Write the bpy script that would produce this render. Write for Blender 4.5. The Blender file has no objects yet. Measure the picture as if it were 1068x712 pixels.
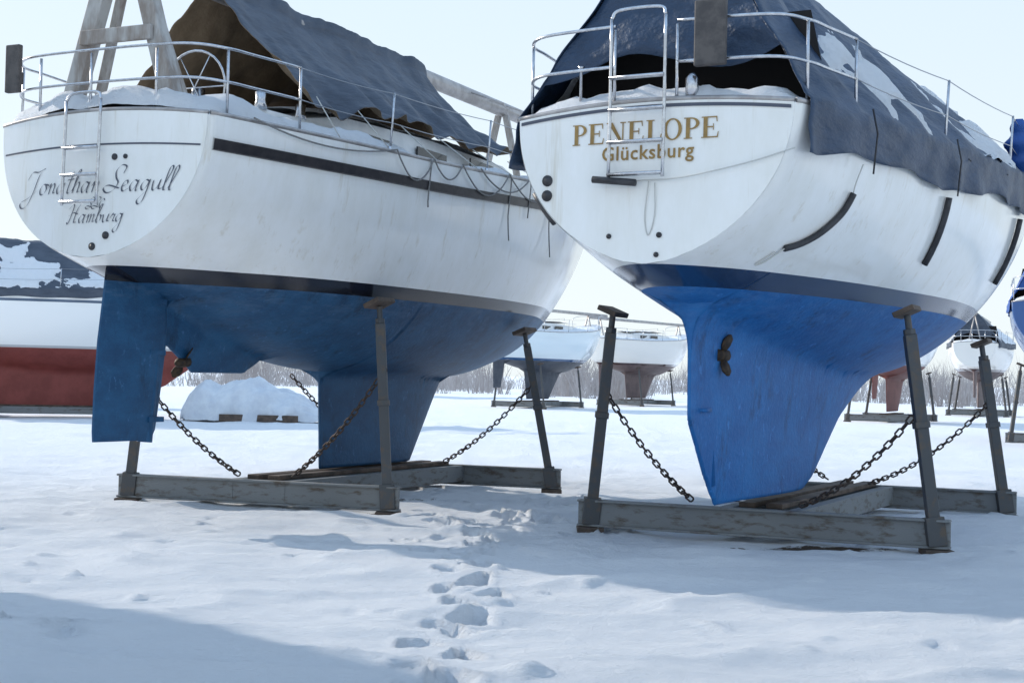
import bpy, math, random
import numpy as np
from mathutils import Vector, Matrix, noise
random.seed(7)
scene=bpy.context.scene
D=bpy.data

# ---------------------------------------------------------------- materials
def newmat(name):
    m=D.materials.new(name); m.use_nodes=True
    nt=m.node_tree; b=nt.nodes['Principled BSDF']
    return m,nt,b
def L(nt,a,b): nt.links.new(a,b)
def noise_node(nt,scale,detail=6,rough=.6,stretch=None,coord='Object'):
    tc=nt.nodes.new('ShaderNodeTexCoord'); mp=nt.nodes.new('ShaderNodeMapping')
    if stretch: mp.inputs['Scale'].default_value=stretch
    n=nt.nodes.new('ShaderNodeTexNoise'); n.inputs['Scale'].default_value=scale
    n.inputs['Detail'].default_value=detail; n.inputs['Roughness'].default_value=rough
    L(nt,tc.outputs[coord],mp.inputs[0]); L(nt,mp.outputs[0],n.inputs['Vector'])
    return n.outputs['Fac']
def ramp(nt,fac,a,b,ca=(0,0,0,1),cb=(1,1,1,1)):
    r=nt.nodes.new('ShaderNodeValToRGB'); e=r.color_ramp.elements
    e[0].position=a; e[1].position=b; e[0].color=ca; e[1].color=cb
    L(nt,fac,r.inputs[0]); return r.outputs[0]
def mixc(nt,fac,a,b,mode='MIX'):
    m=nt.nodes.new('ShaderNodeMix'); m.data_type='RGBA'; m.blend_type=mode
    for s,v in ((m.inputs[0],fac),(m.inputs[6],a),(m.inputs[7],b)):
        if isinstance(v,(int,float)): s.default_value=v
        elif isinstance(v,tuple): s.default_value=v if len(v)==4 else v+(1,)
        else: L(nt,v,s)
    return m.outputs[2]
def bump(nt,b,fac,strength,dist):
    bn=nt.nodes.new('ShaderNodeBump'); bn.inputs['Strength'].default_value=strength
    bn.inputs['Distance'].default_value=dist; L(nt,fac,bn.inputs['Height']); L(nt,bn.outputs[0],b.inputs['Normal'])
def pbr(name,c1,c2=None,rough=.5,metal=0,scale=6,lo=.4,hi=.6,bs=0,bscale=40,bd=.01,stretch=None):
    m,nt,b=newmat(name)
    b.inputs['Roughness'].default_value=rough; b.inputs['Metallic'].default_value=metal
    if c2:
        f=ramp(nt,noise_node(nt,scale,4,.65,stretch),lo,hi)
        L(nt,mixc(nt,f,c1,c2),b.inputs['Base Color'])
    else: b.inputs['Base Color'].default_value=c1+(1,)
    if bs: bump(nt,b,noise_node(nt,bscale,3,.6,stretch),bs,bd)
    return m
def hull_mat(name,zb,bands,bot1,bot2,simple=False):
    m,nt,b=newmat(name)
    tc=nt.nodes.new('ShaderNodeTexCoord'); sx=nt.nodes.new('ShaderNodeSeparateXYZ'); L(nt,tc.outputs['Object'],sx.inputs[0])
    dv=nt.nodes.new('ShaderNodeMath'); dv.operation='DIVIDE'; dv.inputs[1].default_value=5; L(nt,sx.outputs[2],dv.inputs[0])
    r=nt.nodes.new('ShaderNodeValToRGB'); r.color_ramp.interpolation='CONSTANT'; L(nt,dv.outputs[0],r.inputs[0])
    e=r.color_ramp.elements; e[0].position=0; e[0].color=bands[0][1]+(1,)
    e[1].position=bands[1][0]/5; e[1].color=bands[1][1]+(1,)
    for z,c in bands[2:]:
        x=e.new(z/5); x.color=c+(1,)
    gt=nt.nodes.new('ShaderNodeMath'); gt.operation='GREATER_THAN'; gt.inputs[1].default_value=zb; L(nt,sx.outputs[2],gt.inputs[0])
    mr=nt.nodes.new('ShaderNodeMapRange'); mr.inputs[3].default_value=.6; mr.inputs[4].default_value=.14; L(nt,gt.outputs[0],mr.inputs[0])
    L(nt,mr.outputs[0],b.inputs['Roughness'])
    if simple:
        f1=ramp(nt,noise_node(nt,2.0,4,.7),.38,.62)
        L(nt,mixc(nt,gt.outputs[0],mixc(nt,f1,bot1,bot2),r.outputs[0]),b.inputs['Base Color']); return m
    dirt=ramp(nt,noise_node(nt,2.2,5,.7,(1,1,.35)),.38,.75,(1,1,1,1),(.90,.89,.85,1))
    topc=mixc(nt,1.0,r.outputs[0],dirt,'MULTIPLY')
    strk=ramp(nt,noise_node(nt,7,4,.75,(1,1,.07)),.58,.80,(1,1,1,1),(.78,.73,.64,1))
    topc=mixc(nt,1.0,topc,strk,'MULTIPLY')
    f1=ramp(nt,noise_node(nt,2.0,5,.75,(1,1,1.6)),.38,.62)
    bc=mixc(nt,f1,bot1,bot2)
    f2=ramp(nt,noise_node(nt,11,5,.75,(1,1,.6)),.60,.70)
    bc=mixc(nt,f2,bc,tuple(min(1,x*1.35+.03) for x in bot2))
    f3=ramp(nt,noise_node(nt,4,6,.8,(1,1,.3)),.54,.72)
    bc=mixc(nt,f3,bc,tuple(x*.45 for x in bot1))
    mr0=nt.nodes.new('ShaderNodeMapRange'); mr0.inputs[1].default_value=zb-.45; mr0.inputs[2].default_value=zb; L(nt,sx.outputs[2],mr0.inputs[0])
    f4=ramp(nt,noise_node(nt,6,6,.8,(.5,.5,2.5)),.50,.64); ml=nt.nodes.new('ShaderNodeMath'); ml.operation='MULTIPLY'; L(nt,mr0.outputs[0],ml.inputs[0]); L(nt,f4,ml.inputs[1])
    ml2=nt.nodes.new('ShaderNodeMath'); ml2.operation='MULTIPLY'; ml2.inputs[1].default_value=.7; L(nt,ml.outputs[0],ml2.inputs[0])
    bc=mixc(nt,ml2.outputs[0],bc,tuple(x*.9+.05 for x in bot2))
    L(nt,mixc(nt,gt.outputs[0],bc,topc),b.inputs['Base Color'])
    nb=noise_node(nt,22,3,.7); mb_=nt.nodes.new('ShaderNodeMath'); mb_.operation='MULTIPLY'
    inv=nt.nodes.new('ShaderNodeMapRange'); inv.inputs[3].default_value=1; inv.inputs[4].default_value=.06; L(nt,gt.outputs[0],inv.inputs[0])
    L(nt,nb,mb_.inputs[0]); L(nt,inv.outputs[0],mb_.inputs[1])
    bump(nt,b,mb_.outputs[0],.35,.02)
    return m
def snow_mat(name,mud=False):
    m,nt,b=newmat(name)
    c=mixc(nt,noise_node(nt,.8,4,.6),(.85,.88,.92),(.91,.93,.95))
    if mud:
        tc=nt.nodes.new('ShaderNodeTexCoord')
        n=noise_node(nt,3.0,6,.75); ml=nt.nodes.new('ShaderNodeMath'); ml.operation='MULTIPLY_ADD'; ml.inputs[1].default_value=1.6; ml.inputs[2].default_value=-.4; L(nt,n,ml.inputs[0])
        for (x,y,rx,ry) in ((2.75,13.05,1.4,.40),(3.2,14.3,1.2,.8),(-1.75,15.2,1.4,.4),(-1.5,16.6,1.3,.6)):
            mp=nt.nodes.new('ShaderNodeMapping'); mp.inputs['Location'].default_value=(-x/rx,-y/ry,0); mp.inputs['Scale'].default_value=(1/rx,1/ry,0)
            ln=nt.nodes.new('ShaderNodeVectorMath'); ln.operation='LENGTH'
            L(nt,tc.outputs['Object'],mp.inputs[0]); L(nt,mp.outputs[0],ln.inputs[0])
            ad=nt.nodes.new('ShaderNodeMath'); ad.operation='ADD'; L(nt,ln.outputs['Value'],ad.inputs[0]); L(nt,ml.outputs[0],ad.inputs[1])
            c=mixc(nt,ramp(nt,ad.outputs[0],.72,.86,(1,1,1,1),(0,0,0,1)),c,(.10,.072,.05))
    L(nt,c,b.inputs['Base Color'])
    b.inputs['Roughness'].default_value=.75
    b.inputs['Specular IOR Level'].default_value=.25
    n1=noise_node(nt,4,9,.80,(1,1.8,1))
    bump(nt,b,n1,1.0,.085)
    return m
M={}
M['snow']=snow_mat('snow_ground_material',True)
M['snow2']=snow_mat('snow_cover_material')
WHITE=(.87,.87,.85)
M['hullA']=hull_mat('hull_paint_grey_blue',2.31,[(0,(.01,.012,.02)),(2.345,WHITE),(2.36,(.012,.016,.03)),(2.43,WHITE)],(.006,.055,.135),(.011,.085,.19))
M['hullB']=hull_mat('hull_paint_blue',2.245,[(0,(.008,.035,.10)),(2.37,WHITE)],(.003,.10,.32),(.006,.14,.40))
M['hullR']=hull_mat('hull_paint_red',2.0,[(0,(.5,.5,.5)),(2.06,WHITE),(3.3,(.1,.14,.2)),(3.36,WHITE)],(.17,.03,.022),(.22,.045,.035),True)
M['hullR2']=hull_mat('hull_paint_oxide',2.25,[(0,(.5,.5,.5)),(2.33,WHITE)],(.13,.035,.03),(.18,.055,.045),True)
M['hullK']=hull_mat('hull_paint_dark',2.25,[(0,(.02,.08,.2)),(2.35,(.70,.79,.83))],(.035,.045,.065),(.065,.075,.095),True)
M['hullBr']=hull_mat('hull_paint_brown',2.25,[(0,(.05,.02,.02)),(2.35,(.78,.76,.72))],(.09,.06,.06),(.14,.095,.09),True)
M['hullN']=hull_mat('hull_paint_navy',2.25,[(0,(.6,.6,.6)),(2.33,(.03,.09,.25))],(.06,.06,.08),(.10,.09,.10),True)
M['gel']=pbr('gelcoat_white',(.82,.82,.80),(.72,.73,.72),.3,0,4)
M['steel']=pbr('stainless_steel',(.62,.63,.65),(.5,.5,.52),.25,1,20)
M['wire']=pbr('lifeline_wire',(.35,.36,.38),None,.35,1)
M['iron']=pbr('cradle_steel',(.082,.086,.09),(.12,.095,.075),.65,.25,9,.50,.66,.4,60,.006)
M['beam']=pbr('cradle_beam_weathered',(.20,.21,.212),(.11,.09,.072),.8,.0,5,.52,.68,.5,30,.01,(1,1,3))
M['wood']=pbr('wood_dark',(.12,.085,.065),(.06,.045,.035),.8,0,5,.4,.6,.5,30,.01)
M['rust']=pbr('chain_rusty',(.06,.055,.052),(.10,.065,.05),.7,.5,30,.4,.6)
M['tarpN']=pbr('tarp_navy',(.014,.034,.072),(.026,.053,.105),.5,0,3,.35,.65,.5,9,.05,(1,.5,1.4))
M['tarpG']=pbr('tarp_grey',(.042,.056,.082),(.075,.093,.125),.6,0,3,.35,.65,.6,7,.06,(1,.5,1.4))
M['tarpI']=pbr('tarp_inner_brown',(.16,.11,.065),(.22,.16,.10),.8,0,4,.35,.65,.3,14,.03)
M['tarpB']=pbr('tarp_bright_blue',(.01,.06,.26),(.02,.09,.33),.6,0,3,.35,.65,.4,14,.03)
M['tarpW']=pbr('tarp_white',(.66,.70,.74),(.54,.58,.64),.6,0,3,.35,.65,.4,10,.05)
M['black']=pbr('black_rubber',(.018,.018,.022),(.04,.04,.045),.5,0,10)
M['dark']=pbr('cover_shade_dark',(.012,.010,.010),None,.8)  # near-black colour painting the shade inside the covers
M['rub']=pbr('rubbing_strake',(.012,.011,.014),(.03,.026,.028),.35,0,8)
M['gold']=pbr('lettering_gold',(.34,.21,.06),(.26,.16,.05),.5,0,20)
M['ink']=pbr('lettering_slate',(.07,.08,.11),None,.5)
M['rope']=pbr('rope_grey',(.16,.16,.17),(.26,.25,.23),.9,0,60)
M['ropeW']=pbr('rope_white',(.55,.55,.52),None,.9)
M['timber']=pbr('support_timber',(.44,.43,.41),(.26,.22,.19),.7,0,5,.4,.6,.3,30,.01,(1,1,.3))
M['alu']=pbr('mast_aluminium',(.45,.43,.42),(.33,.31,.30),.45,.6,5)
M['bronze']=pbr('propeller_bronze',(.03,.022,.018),(.07,.045,.025),.7,.4,20)
M['gbox']=pbr('bracket_plywood',(.06,.055,.055),(.10,.09,.085),.7,0,8)
M['twig']=pbr('bare_twigs_hazed',(.33,.30,.29),(.48,.455,.45),.95,0,.2)  # grey-brown twigs, paled so the base colour carries the distance haze
M['glass']=pbr('window_dark',(.02,.025,.03),None,.1)

# ---------------------------------------------------------------- mesh tools
class MB:
    def __init__(s): s.v=[]; s.f=[]
    def add(s,v,f):
        o=len(s.v); s.v+= [tuple(p) for p in v]; s.f+=[tuple(i+o for i in q) for q in f]
    def beam(s,p0,p1,w,h,up=(0,0,1)):
        p0=Vector(p0);p1=Vector(p1);d=(p1-p0).normalized();up=Vector(up)
        if abs(d.dot(up))>.98: up=Vector((0,1,0))
        r=d.cross(up).normalized();u=r.cross(d)
        v=[p+r*(a*w/2)+u*(b*h/2) for p in (p0,p1) for a,b in ((-1,-1),(1,-1),(1,1),(-1,1))]
        s.add(v,[(3,2,1,0),(4,5,6,7),(0,1,5,4),(1,2,6,5),(2,3,7,6),(3,0,4,7)])
    def box(s,c,size): 
        c=Vector(c); s.beam(c-Vector((size[0]/2,0,0)),c+Vector((size[0]/2,0,0)),size[1],size[2])
    def ibeam(s,p0,p1,w,h,t=.022):
        up=Vector((0,0,1))
        s.beam(p0,p1,w*.35,h-2*t+.004)
        for k in (-1,1):
            o=up*(k*(h/2-t/2)); s.beam(Vector(p0)+o,Vector(p1)+o,w,t)
    def tube(s,pts,r,n=8,closed=False):
        pts=[Vector(p) for p in pts]; m=len(pts); rings=[]
        prev=None
        for i in range(m):
            if closed: d=pts[(i+1)%m]-pts[i-1]
            else: d=pts[min(i+1,m-1)]-pts[max(i-1,0)]
            d.normalize()
            if prev is None:
                a=Vector((0,0,1)) if abs(d.z)<.9 else Vector((1,0,0))
                u=d.cross(a).normalized()
            else:
                u=(prev-d*prev.dot(d)).normalized()
            prev=u; w=d.cross(u)
            rr=r[i] if isinstance(r,(list,tuple)) else r
            rings.append([pts[i]+(u*math.cos(2*math.pi*k/n)+w*math.sin(2*math.pi*k/n))*rr for k in range(n)])
        v=[p for q in rings for p in q]; f=[]
        for i in range(m if closed else m-1):
            j=(i+1)%m
            for k in range(n): f.append((i*n+k,i*n+(k+1)%n,j*n+(k+1)%n,j*n+k))
        if not closed: f.append(tuple(range(n))[::-1]); f.append(tuple((m-1)*n+k for k in range(n)))
        s.add(v,f)
    def grid(s,P):
        n=len(P);m=len(P[0]); f=[(i*m+j,(i+1)*m+j,(i+1)*m+j+1,i*m+j+1) for i in range(n-1) for j in range(m-1)]
        s.add([p for r in P for p in r],f)
    def obj(s,name,mat,parent=None,smooth=True,bevel=0,solid=0,auto=None):
        me=D.meshes.new(name); me.from_pydata(s.v,[],s.f); me.update()
        mats=mat if isinstance(mat,list) else [mat]
        for q in mats: me.materials.append(M[q])
        o=D.objects.new(name,me); scene.collection.objects.link(o)
        if parent: o.parent=parent
        if smooth:
            me.polygons.foreach_set('use_smooth',[True]*len(me.polygons))
            if auto: me.set_sharp_from_angle(angle=math.radians(auto))
        if bevel:
            b=o.modifiers.new('b','BEVEL'); b.width=bevel; b.segments=2
        if solid:
            b=o.modifiers.new('s','SOLIDIFY'); b.thickness=solid; b.offset=0
            if len(mats)>1: b.material_offset=1
        return o
def empty(name,loc,rz=0):
    o=D.objects.new(name,None); scene.collection.objects.link(o); o.location=loc; o.rotation_euler=(0,0,rz); o.empty_display_size=.3
    return o
def cr(pts,n=6,closed=False):
    P=[np.array(p,float) for p in pts]; out=[]
    m=len(P); rng=range(m if closed else m-1)
    for i in rng:
        if closed: a,b,c,d=P[i-1],P[i],P[(i+1)%m],P[(i+2)%m]
        else: a=P[i-1] if i>0 else 2*P[0]-P[1]; b=P[i]; c=P[i+1]; d=P[i+2] if i+2<m else 2*P[-1]-P[-2]
        for k in range(n):
            t=k/n; out.append(.5*((2*b)+(-a+c)*t+(2*a-5*b+4*c-d)*t*t+(-a+3*b-3*c+d)*t**3))
    if not closed: out.append(P[-1])
    return out
def ci(kn):
    xs=np.array([k[0] for k in kn],float); ys=np.array([k[1] for k in kn],float)
    dl=np.diff(ys)/np.diff(xs); m=np.zeros(len(xs)); m[0]=dl[0]; m[-1]=dl[-1]
    for i in range(1,len(xs)-1): m[i]=0 if dl[i-1]*dl[i]<0 else (2*dl[i-1]*dl[i]/(dl[i-1]+dl[i]) if dl[i-1]+dl[i]!=0 else 0)
    def f(x):
        x=min(max(x,xs[0]),xs[-1]); i=int(min(max(np.searchsorted(xs,x)-1,0),len(xs)-2))
        h=xs[i+1]-xs[i]; t=(x-xs[i])/h
        return float((2*t**3-3*t*t+1)*ys[i]+(t**3-2*t*t+t)*h*m[i]+(-2*t**3+3*t*t)*ys[i+1]+(t**3-t*t)*h*m[i+1])
    return f
def lin(kn):
    xs=[k[0] for k in kn]; ys=[k[1] for k in kn]
    return lambda x: float(np.interp(x,xs,ys))
def smax(a,b,k):
    h=max(k-abs(a-b),0)/k; return max(a,b)+h*h*k/4
def naca(x):
    x=min(max(x,0),1); return 2*(.5*(2.969*math.sqrt(x)-1.26*x-3.516*x*x+2.843*x**3-1.036*x**4))
def sst(a,b,x):
    t=min(max((x-a)/(b-a),0),1); return t*t*(3-2*t)
def fb(x,y,z=0,o=4): return noise.fractal(Vector((x,y,z)),1.0,2.0,o)

class Hull:
    def __init__(s,S,B,K,apps,cam=.06,rake=.03,k=.3,p=(2.3,1.5),q=(.55,.85),crown=.07):
        s.S=ci(S);s.B=ci(B);s.K=ci(K);s.Lh=S[-1][0];s.apps=apps;s.cam=cam;s.rake=rake;s.k=k;s.p=p;s.q=q;s.crown=crown
        s.B0=s.B(0)
        for a in apps:
            zz=np.linspace(a['z0'],a['z1'],60); a['zz']=zz; a['tev']=[a['te'](z) for z in zz]; a['lev']=[a['le'](z) for z in zz]
    def bot(s,t):
        b=s.K(t)
        for a in s.apps:
            for z,te,le in zip(a['zz'],a['tev'],a['lev']):
                if te<=t<=le: b=min(b,z); break
        return b
    def xh(s,t,z):
        S=s.S(t);K=s.K(t);B=s.B(t)*(1-.022*(1-sst(0,.07,t)))
        w=sst(.45,.95,t/s.Lh); p=s.p[0]*(1-w)+s.p[1]*w; q=s.q[0]*(1-w)+s.q[1]*w
        if z>=K:
            u=min(max((S-z)/(S-K),0),1); a=B*max(1-u**p,0)**q
        else: a=-(K-z)*1.6
        for ap in s.apps:
            te=ap['te'](z);le=ap['le'](z)
            if z<ap['z0']-.01: b=-1
            elif te<=t<=le: b=ap['th'](z)*naca((le-t)/(le-te))+.015
            else: b=-max(te-t,t-le)*2
            a=smax(a,b,s.k) if b>-.3 else a
        return max(a,0)
    def ty(s,x,z): return -s.cam*(1-(x/s.B0)**2)-s.rake*(s.S(0)-z)
    def mesh(s,name,mat,parent,dt=.13,N=56):
        ts=set([0,.015,.035,.07,.12]); t=.2
        while t<s.Lh-.3: ts.add(round(t,3)); t+=dt
        for k in np.linspace(s.Lh-.3,s.Lh,8): ts.add(float(k))
        for a in s.apps:
            for z in np.linspace(a['z0'],a['z1'],9):
                for v in (a['te'](z),a['le'](z)):
                    for e in (-.012,.002,.03): 
                        if 0<v+e<s.Lh: ts.add(round(v+e,4))
        ts=sorted(ts)
        fr=[i/N for i in range(N-2)]; fr=[f*.985/fr[-1] for f in fr]+[.994,1]
        P=[]
        for t in ts:
            S=s.S(t);bt=s.bot(t);row=[]
            for f in fr:
                z=S-(S-bt)*f; x=s.xh(t,z) if f<1 else 0
                sh=(1-sst(0,1.2,t)); B0=max(s.B(t),.05)
                y=t+(-s.cam*(1-min(1,(x/B0))**2)-s.rake*(s.S(0)-z))*sh
                row.append((x,y,z))
            P.append(row+[(-x,y,z) for x,y,z in row[-2::-1]])
        mb=MB(); mb.grid(P)
        o=mb.obj(name,mat,parent)
        T=MB(); rows=[]
        K0=s.K(0);S0=s.S(0)
        for f in [i/24 for i in range(24)]+[.98,1]:
            z=S0-(S0-s.bot(0))*f; xm=s.xh(0,z) if f<1 else 0; r=[]
            for j in range(15):
                x=-xm+2*xm*j/14; zz=z+s.crown*(1-(x/s.B0)**2)*(1-f)**3
                r.append((x,s.ty(x,z),zz))
            rows.append(r)
        T.grid(rows); T.obj('transom',mat,parent)
        return o
    def deck(s,parent,mat='gel',snow=True,seed=0,thick=0.0):
        mb=MB();P=[]
        ts=np.linspace(0.0,s.Lh-.02,50)
        for t in ts:
            B=s.B(t)*(1-.022*(1-sst(0,.07,t))); P.append([(B*u,t+(s.ty(B*u,s.S(0)) if t<1.2 else 0)*(1-sst(0,1.2,t)),s.S(t)+s.crown*(1-u*u)-.004) for u in np.linspace(-1,1,9)])
        mb.grid(P); mb.obj('deck',mat,parent)
        if snow:
            mb=MB();P=[]
            for t in np.linspace(.03,s.Lh-.3,190):
                B=s.B(t)-.035; r=[]
                for u in np.linspace(-1,1,41):
                    h=(.085+thick*sst(4.5,.5,t))*(1-abs(u)**10)+(.05+thick*.6)*fb(B*u*1.6+seed,t*1.6,3)+.03*fb(B*u*5,t*5,1)-.015
                    edge=0 if abs(u)<1 else -.05
                    r.append((B*u,t+s.ty(B*u,s.S(0))*(1-sst(0,1.2,t)),s.S(t)+s.crown*(1-u*u)+h*sst(0,.12,t+.01)+edge))
                P.append(r)
            mb.grid(P); mb.obj('snow_on_deck','snow2',parent)
        mb=MB()
        for sg in (-1,1):
            mb.tube([(sg*(s.B(t)-.012),t+(s.ty(s.B(t),s.S(0)))*(1-sst(0,1.2,t)),s.S(t)+.02) for t in np.linspace(.02,s.Lh-.03,60)],.022,6)
        mb.tube([(x,s.ty(x,s.S(0))+.015,s.S(0)+s.crown*(1-(x/s.B0)**2)+.015) for x in np.linspace(-s.B0*.975,s.B0*.975,20)],.022,6)
        mb.obj('toe_rail','alu',parent)

def foil_loft(levels,name,mat,parent,n=22):
    mb=MB();P=[]
    for z,te,le,th in levels:
        ring=[]
        for i in range(n+1):
            u=.5*(1-math.cos(math.pi*i/n)); ring.append((th*naca(u)+.012,le-(le-te)*u,z))
        P.append(ring+[(-x,y,zz) for x,y,zz in ring[::-1]])
    m=len(P[0])
    P=[r+[r[0]] for r in P]
    mb.grid(P); mb.add(P[0][:-1],[tuple(range(m))]); mb.add(P[-1][:-1],[tuple(range(m))])
    return mb.obj(name,mat,parent,auto=50)

def chain(mb,p0,p1,sag=.06,link=.085,r=.0095):
    p0=Vector(p0);p1=Vector(p1);Ln=(p1-p0).length;n=int(Ln/(link*.74)); q=lambda t: p0.lerp(p1,t)-Vector((0,0,4*sag*t*(1-t)))
    for i in range(n):
        t=(i+.5)/n; c=q(t); d=(q(min(t+.01,1))-q(max(t-.01,0))).normalized()
        a=d.cross(Vector((0,0,1))).normalized(); b=a.cross(d)
        w=a if i%2 else b; w=(w+ (b if i%2 else a)*random.uniform(-.3,.3)).normalized()
        pts=[]
        for k in range(10):
            th=2*math.pi*k/10; x=math.cos(th);y=math.sin(th)
            pts.append(c+d*((link/2-.5*.04)*(1 if x>0 else -1)*(abs(x)>.1)+.018*x)+w*(.024*y))
        mb.tube(pts,r,5,True)

def screwjack(mb,base,top,w=.09):
    base=Vector(base);top=Vector(top); d=(top-base).normalized()
    mb.beam(base,base.lerp(top,.90),w,w)
    mb.beam(base,base+d*.26,w*1.6,w*1.4)
    mb.beam(base.lerp(top,.5),base.lerp(top,.5)+d*.06,w*1.25,w*1.25)
    mb.tube([base.lerp(top,.88),base.lerp(top,.985)],w*.3,10)
    mb.tube([base.lerp(top,.90),base.lerp(top,.925)],w*.55,6)

def cradle(FL,FR,RR,tops,chains=(),beam_ext=.12,z0=.05,h=.26,w=.13,RL=None,pw=.09,name='boat_cradle'):
    FL=Vector(FL+(0,));FR=Vector(FR+(0,));RR=Vector(RR+(0,)); RL=FL+(RR-FR) if RL is None else Vector(RL+(0,))
    c=(FL+FR+RR+RL)/4; e=empty(name,c)
    B=MB();I=MB();C=MB();W=MB()
    zz=Vector((0,0,z0+h/2))
    for a,b in ((FL,FR),(RL,RR)):
        d=(b-a).normalized(); B.ibeam(a-d*beam_ext+zz-c,b+d*beam_ext+zz-c,w,h)
    for f in (.40,.60):
        a=FL.lerp(FR,f);b=RL.lerp(RR,f); d=(b-a).normalized(); B.beam(a-d*.02+zz-c+Vector((0,0,.02)),b+d*.12+zz-c+Vector((0,0,.02)),w,h*.8)
    for f in (.46,.54):
        a=FL.lerp(FR,f);b=RL.lerp(RR,f); d=(b-a).normalized(); W.beam(a+d*.15-c+Vector((0,0,z0+h+.02)),b-d*.1-c+Vector((0,0,z0+h+.02)),.16,.05)
    for p in (FL,FR,RL,RR):
        W.box(p-c+Vector((0,0,.0)),(.26,.24,.09))
    for p,t in zip((FL,FR,RR,RL),tops):
        if t is None: continue
        t=Vector(t); screwjack(I,p+Vector((0,0,z0+.02))-c,t-c,pw)
        inw=((FL+RR)/2-p); inw.z=0; inw.normalize()
        side=(RR-FR).normalized(); tt=t-c
        W.beam(tt-side*.17,tt+side*.17,.2,.05,up=(inw*-.55+Vector((0,0,-.8))))
    for a,b,sg in chains: chain(C,Vector(a)-c,Vector(b)-c,sg)
    B.obj('cross_beams','beam',e,smooth=False,bevel=.006); I.obj('support_posts','iron',e,smooth=False,bevel=.006)
    W.obj('pads_and_blocks','wood',e,smooth=False,bevel=.008)
    if C.v: C.obj('lashing_chains','rust',e)
    return e

# ---------------------------------------------------------------- lettering
GL={
'o':([[(.8,.9),(.3,.97),(0,.5),(.2,.03),(.6,.05),(.82,.5),(.6,.95),(1.05,.85)]],1.0),
'n':([[(0,.6),(.18,1),(.2,0)],[(.2,.55),(.5,1),(.7,.8),(.7,.15),(.95,.15)]],1.0),
'a':([[(.75,.85),(.35,1),(0,.5),(.25,0),(.6,.35),(.78,1),(.72,.2),(.85,0),(1.08,.2)]],1.08),
't':([[(.35,2),(.2,.3),(.4,0),(.7,.2)],[(-.1,1.25),(.65,1.35)]],.7),
'h':([[(0,.2),(.4,1.9),(.28,2.2),(.15,1.8),(.12,0)],[(.12,.5),(.5,1),(.7,.8),(.7,.1),(.95,.15)]],1.0),
'e':([[(.0,.4),(.55,.65),(.5,.98),(.2,.9),(.05,.4),(.3,0),(.85,.25)]],.85),
'g':([[(.75,.85),(.35,1),(0,.5),(.25,.05),(.6,.35),(.78,1),(.7,-.8),(.35,-1.25),(.05,-.9),(.5,-.3),(1.05,.25)]],1.05),
'u':([[(0,.9),(.1,.2),(.35,0),(.65,.4),(.75,1),(.75,.2),(1.05,.15)]],1.05),
'l':([[(0,.2),(.45,1.8),(.32,2.25),(.12,1.9),(.1,.3),(.25,0),(.55,.2)]],.55),
'J':([[(-.3,1.5),(.1,2.2),(.9,2.2),(1.7,2.5),(1.15,1.9),(.9,.2),(.5,-1.0),(-.2,-1.2),(-.5,-.7),(.5,-.2),(1.5,.5)]],1.6),
'S':([[(1.5,1.7),(1.6,2.3),(1.0,2.45),(.6,1.9),(.8,1.3),(1.2,.8),(.9,.1),(.2,-.1),(-.3,.3),(.2,.6),(1.5,.3)]],1.55),
'H':([[(-.2,1.7),(.3,2.3),(.5,1.8),(.3,0),(0,.1)],[(1.5,2.3),(1.15,1.6),(1.1,.2),(1.5,.1)],[(.1,.9),(.7,1.25),(1.4,1.1)]],1.7),
'm':([[(0,.6),(.18,1),(.2,0)],[(.2,.55),(.48,1),(.6,.8),(.6,0)],[(.6,.55),(.9,1),(1.05,.8),(1.05,.15),(1.3,.15)]],1.35),
'b':([[(0,.2),(.4,1.9),(.28,2.2),(.12,1.8),(.12,.25),(.4,0),(.7,.4),(.55,.9),(.25,.75)],[(.6,.8),(.95,.85)]],.95),
'r':([[(0,.5),(.22,1.05),(.3,.85),(.55,.9),(.48,.2),(.75,.15)]],.78),
'C':([[(1.1,1.7),(.8,2.1),(.2,1.6),(.1,.6),(.5,0),(1.1,.4)]],1.3),
' ':([],.55)}
def script(mb,text,x0,z0,u,H,pen=.022,slant=.35,sp=1.0):
    pv=np.array((math.cos(.6),math.sin(.6)))*pen/2; x=x0; k=0
    for ch in text:
        st,adv=GL[ch]
        for s in st:
            pts=cr(s,7); k+=1
            off=.008+.0006*(k%4)
            V=[]
            for p in pts:
                q=np.array((x+(p[0]+slant*p[1])*u, z0+p[1]*u))
                for sg in (-1,1):
                    w=q+pv*sg; V.append((w[0],H.ty(w[0],w[1])-off,w[1]))
            mb.add(V,[(2*i,2*i+1,2*i+3,2*i+2) for i in range(len(pts)-1)])
        x+=adv*u*sp
    return x
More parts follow.
